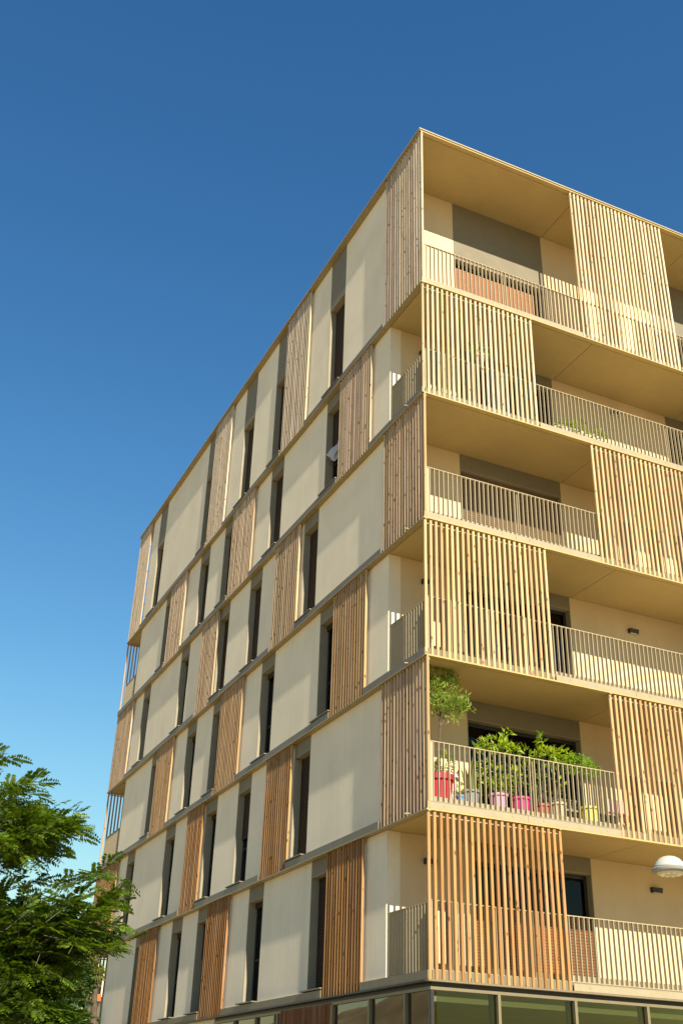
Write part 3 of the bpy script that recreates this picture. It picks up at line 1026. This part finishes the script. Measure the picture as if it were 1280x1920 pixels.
# white curtain blown out of a street window
vs, fs = [], []
NU, NV = 12, 12
for i in range(NU + 1):
    for j in range(NV + 1):
        u, v = i / NU, j / NV
        x = 0.36 - 0.24 * (u ** 1.2) * (0.35 + 0.65 * math.sin(math.pi * (0.15 + 0.8 * v)))
        y = 5.22 + 0.26 * u + 0.04 * math.sin(7 * v + 3 * u)
        z = 17.22 + 0.46 * v - 0.16 * u + 0.05 * math.sin(9 * u + 2 * v)
        vs.append((x + 0.03 * math.sin(11 * v + 5 * u), y, z))
for i in range(NU):
    for j in range(NV):
        a = i * (NV + 1) + j
        fs.append((a, a + 1, a + NV + 2, a + NV + 1))
tag(MB().add(vs, fs).build('curtain', M['curtain'], smooth=True), 'white curtain blowing out of a street side window beside the slats', 'curtain')

# ------------------------------------------------------------------ street lamp
lx, ly, lz = 0.53, -5.70, 4.60
lamp = thing('street_lamp', 'street lamp with a white dome head in front of the balconies', 'street lamp', (0, 0, 0))
dome = [(0.215, lz + 0.03), (0.208, lz + 0.055), (0.18, lz + 0.105), (0.14, lz + 0.150), (0.09, lz + 0.178), (0.04, lz + 0.19), (0.01, lz + 0.192)]
MB().lathe(lx, ly, dome, 32).build('lamp_shade', M['lampwhite'], lamp, True)
MB().lathe(lx, ly, [(0.19, lz - 0.03), (0.245, lz - 0.015), (0.25, lz + 0.010), (0.235, lz + 0.027), (0.15, lz + 0.0295)], 32).build('rim', M['lampgrey'], lamp)
MB().lathe(lx, ly, [(0.165, lz - 0.05), (0.18, lz - 0.031), (0.08, lz - 0.0305)], 28).build('lens', M['lampglass'], lamp)
for i in range(10):
    a = 2 * math.pi * i / 10
    MB().lathe(lx + .12 * math.cos(a), ly + .12 * math.sin(a), [(0.010, lz - .064), (0.028, lz - .056), (0.03, lz - .0505)], 10).build('bulb', M['white'], lamp)
MB().tube([(lx + .17, ly, lz + .09), (lx + .6, ly, lz + .12), (lx + 1.1, ly, lz + .06), (lx + 1.35, ly, lz - .05)], [.045, .04, .04, .04], 10).build('arm', M['lampgrey'], lamp, True)
MB().tube([(lx + 1.38, ly, 0.12), (lx + 1.38, ly, 2.0), (lx + 1.38, ly, lz + .15)], [.075, .06, .05], 14).build('pole', M['lampgrey'], lamp, True)


# ------------------------------------------------------------------ trees
def at(px, py, dist):
    d = FF + RR * ((px - 640) / 2037.7) - UU * ((py - 960) / 2037.7)
    return EYE + d.normalized() * dist


def fronds(name, twigs, m, parent, flen=0.26, npair=9, ll=0.060, lw=0.024):
    """pinnate leaves set along twigs; twigs = list of (start, direction, length)"""
    P0, DD = [], []
    for s, d, ln in twigs:
        d = d.normalized()
        k = max(4, int(ln / 0.055))
        for i in range(k):
            t = (i + 0.6) / k
            p = s + d * ln * t + Vector((0, 0, -0.10 * ln * t * t))
            side = d.cross(Vector((0, 0, 1)))
            if side.length < 0.1:
                side = Vector((1, 0, 0))
            side.normalize()
            fd = d * random.uniform(0.3, 0.9) + side * (1 if i % 2 else -1) * random.uniform(0.5, 1.0) + Vector((0, 0, random.uniform(-0.15, 0.45)))
            if i == k - 1:
                fd = d.copy()
            P0.append(p)
            DD.append(fd.normalized())
    p = np.array(P0)
    d = np.array(DD)
    n = len(p)
    fl = flen * rng.uniform(0.6, 1.2, n)
    upv = np.array([0, 0, 1.0]) + rng.normal(size=(n, 3)) * 0.45
    s = np.cross(d, upv)
    s /= np.linalg.norm(s, axis=1)[:, None] + 1e-9
    nn = np.cross(s, d)
    V = []
    for j in range(npair):
        t = 0.16 + 0.80 * j / (npair - 1)
        c = p + d * (fl * t)[:, None] - np.array([0, 0, 1.0]) * (fl * 0.28 * t * t)[:, None]
        sz = (0.75 + 0.5 * math.sin(math.pi * t)) * flen / 0.26
        for sg in (-1, 1):
            ld = s * sg * 0.9 + d * 0.42 - nn * 0.18 + rng.normal(size=(n, 3)) * 0.10
            ld /= np.linalg.norm(ld, axis=1)[:, None]
            a = np.cross(ld, nn)
            a /= np.linalg.norm(a, axis=1)[:, None] + 1e-9
            L_ = ll * sz
            W_ = lw * sz
            V.append(np.stack([c, c + ld * L_ * .5 + a * W_ * .5, c + ld * L_, c + ld * L_ * .5 - a * W_ * .5], 1))
    v = np.concatenate(V).reshape(-1, 3)
    f = np.arange(len(v)).reshape(-1, 4)
    me = bpy.data.meshes.new(name)
    me.from_pydata(v.tolist(), [], f.tolist())
    me.materials.append(m)
    me.update()
    return link(name, me, parent)


tr = thing('locust_tree', 'feathery-leaved locust tree reaching in front of the far corner of the block', 'tree')
base = Vector((-9.6, -3.3, 0.12))
tk = MB()
tk.tube([base, base + Vector((.05, -.05, 1.4)), base + Vector((.2, -.15, 2.6)), base + Vector((.35, -.3, 3.4))], [.13, .11, .10, .085], 10)
limb_defs = [((.2, -.15, 2.6), (40, 1800, 13.6), .06), ((.35, -.3, 3.4), (90, 1720, 13.2), .055), ((.35, -.3, 3.4), (30, 1600, 13.0), .06), ((.2, -.15, 2.6), (150, 1760, 13.3), .045), ((.35, -.3, 3.4), (-20, 1480, 13.0), .05)]
for st_, (px, py, dd), r_ in limb_defs:
    s = base + Vector(st_)
    e = at(px, py, dd)
    m_ = (s + e) / 2 + Vector((0, 0, 0.15))
    tk.tube([s, m_, e], [r_, r_ * .7, r_ * .35], 7)
twigs = []
tw = MB()
# clumps of foliage: picture position, distance, half width, half height (px at that distance), number of twigs, bias
CL = [(-10, 1560, 13.0, 70, 45, 30), (45, 1550, 13.0, 50, 36, 36), (95, 1560, 13.0, 36, 24, 22), (50, 1590, 13.2, 60, 18, 22), (20, 1505, 12.9, 36, 18, 10), (-25, 1440, 13.0, 22, 40, 10), (125, 1545, 12.9, 22, 14, 9),
      (48, 1475, 12.9, 10, 8, 4), (5, 1615, 13.2, 40, 8, 8),
      (10, 1715, 13.4, 80, 28, 34), (75, 1720, 13.3, 55, 26, 26), (60, 1785, 13.5, 90, 50, 70), (150, 1690, 13.2, 30, 18, 9), (195, 1640, 13.1, 20, 10, 4), (195, 1700, 13.2, 20, 14, 7), (170, 1740, 13.2, 40, 24, 16),
      (205, 1775, 13.1, 24, 8, 6), (115, 1745, 13.3, 45, 28, 24), (20, 1860, 13.6, 90, 60, 74), (95, 1880, 13.6, 50, 50, 34), (-20, 1800, 13.6, 60, 70, 40), (120, 1655, 13.1, 30, 6, 3), (50, 1650, 13.0, 30, 5, 2)]
for px, py, dd, rx, ry, k in CL:
    for i in range(k):
        a = random.uniform(0, 2 * math.pi)
        q = math.sqrt(random.uniform(0, 1))
        s = at(px + rx * q * math.cos(a), py + ry * q * math.sin(a), dd + random.uniform(-.5, .5))
        d = RR * (random.uniform(0.2, 1.0) + 0.35 * math.cos(a)) + UU * (random.uniform(-0.05, 0.45) - 0.25 * math.sin(a)) + FF * random.uniform(-0.7, 0.5)
        ln = random.uniform(0.25, 0.45)
        s = s - d.normalized() * ln * 0.6
        twigs.append((s, d, ln))
        dn = d.normalized()
        tw.tube([s - dn * .15, s + dn * ln * .5, s + dn * ln + Vector((0, 0, -.10 * ln))], [.005, .004, .002], 4)
tk.build('trunk', M['bark'], tr, True)
o = tw.build('twigs', M['stem'], tr)
o['kind'] = 'stuff'
fronds('crown', twigs, M['robinia'], tr)


def bushy(label, trunk, clumps, n, ln, wd, m, kindname='broadleaf_tree', up=.1, group=None):
    t = thing(kindname, label, 'tree', (0, 0, 0), group)
    b = MB()
    for pts, rads in trunk:
        b.tube(pts, rads, 9)
    b.build('trunk', M['bark'], t, True)
    leaves('crown', clumps, n, ln, wd, m, t, up=up, shell=0.25)
    return t


def clump_px(px, py, dd, rx, ry, wgt):
    c = at(px, py, dd)
    k = dd / 2037.7
    return (c.x, c.y, c.z, rx * k, rx * k, ry * k, wgt)


# darker tree a little farther along the street
g = at(40, 1900, 24)
bushy('dense dark green tree behind the feathery-leaved tree', [([(g.x - .5, g.y, 0.1), (g.x - .4, g.y, 2.5), (g.x, g.y, 4.0)], [.2, .16, .08])],
      [clump_px(30, 1760, 24, 90, 50, 3), (clump_px(-40, 1800, 24.5, 80, 90, 4)), clump_px(70, 1850, 24, 90, 70, 5), clump_px(20, 1930, 23.5, 120, 70, 5), clump_px(110, 1770, 24.5, 50, 40, 1.6), clump_px(-60, 1700, 24.5, 60, 50, 2)],
      11000, 0.14, 0.07, M['dark_leaf'])
g = at(165, 1900, 36)
bushy('yellowing tree with thin leaning trunk by the far corner of the block', [([(g.x + .3, g.y, 0.1), (g.x + .28, g.y, 3), at(180, 1800, 36), at(165, 1770, 36)], [.13, .11, .08, .04]), ([at(180, 1840, 36), at(150, 1800, 36)], [.05, .02])],
      [clump_px(160, 1795, 36, 18, 14, 1.6), clump_px(150, 1840, 36, 24, 20, 2.0), clump_px(170, 1825, 36, 20, 22, 1.4), clump_px(138, 1865, 36, 24, 16, 1.2), clump_px(165, 1760, 36, 24, 18, 1.5), clump_px(120, 1815, 36.5, 25, 30, 1.4)],
      1500, 0.17, 0.09, M['yellow_leaf'])
g = at(120, 1905, 44)
t = thing('garden_shrub', 'low green shrub in front of the pale house', 'shrub')
leaves('foliage', [clump_px(110, 1905, 42, 40, 22, 2), clump_px(150, 1915, 42, 30, 16, 1), (at(120, 1915, 42).x, at(120, 1915, 42).y, 1.5, 1.4, 1.0, 1.4, 3)], 2200, 0.16, 0.08, M['dark_leaf'], t)

# pale house beyond
hx, hy = 4.3, 52.0
hs = thing('house', 'pale cream house with a tiled roof glimpsed between the trees', 'house')
MB().box(hx - 9, hx + 5, hy, hy + 9, 0.0, 7.2).build('wall', M['stucco'], hs)
MB().add([(hx - 9.5, hy - .5, 7.2), (hx + 5.5, hy - .5, 7.2), (hx + 5.5, hy + 9.5, 7.2), (hx - 9.5, hy + 9.5, 7.2), (hx - 5, hy + 4.5, 9.6), (hx + 1, hy + 4.5, 9.6)],
         [(0, 1, 5, 4), (1, 2, 5), (2, 3, 4, 5), (3, 0, 4), (3, 2, 1, 0)]).build('roof', M['stucco'], hs)
for i in range(4):
    x = hx - 7.5 + 3.2 * i
    wf = MB().box(x, x + 1.0, hy - .03, hy - .002, 4.4, 5.9).build('window', M['frame'], hs)
    MB().box(x + .06, x + .94, hy - .04, hy - .031, 4.46, 5.84).build('pane', M['glass'], wf)

# orange box on a thin post beside the far corner
pp = at(184, 1871, 40)
po = thing('sign_post', 'thin dark post carrying a small orange box at the far corner', 'post')
MB().tube([(pp.x, pp.y + .12, 0.1), (pp.x, pp.y + .12, pp.z + .9)], [.05, .045], 10).build('post', M['frame'], po)
MB().box(pp.x - .09, pp.x + .09, pp.y - .06, pp.y + .07, pp.z - .10, pp.z + .11).build('box', M['orange'], po)

# trees over the road, mirrored in the shop glass
for i, (x, y, s) in enumerate(((-17, 13, 1.0), (-19, 21, 1.15), (-16, 33, 0.9))):
    t = thing('plane_tree', ['round street tree over the road, nearest the crossing', 'broad street tree over the road, second along', 'small street tree over the road, farthest along'][i], 'tree', (0, 0, 0), 'street trees over the road')
    MB().tube([(x, y, 0.1), (x + .1, y, 2.2), (x, y, 3.4)], [.16, .13, .08], 9).build('trunk', M['bark'], t, True)
    leaves('crown', [(x, y, 3.9 * s, 1.7 * s, 1.7 * s, 1.2 * s, 3), (x + .9, y - .6, 3.6 * s, 1.1 * s, 1.1 * s, .8 * s, 1.5), (x - .8, y + .8, 4.2 * s, 1.1 * s, 1.1 * s, .9 * s, 1.5)], 2600, 0.22, 0.13, M['robinia'], t, shell=.3)
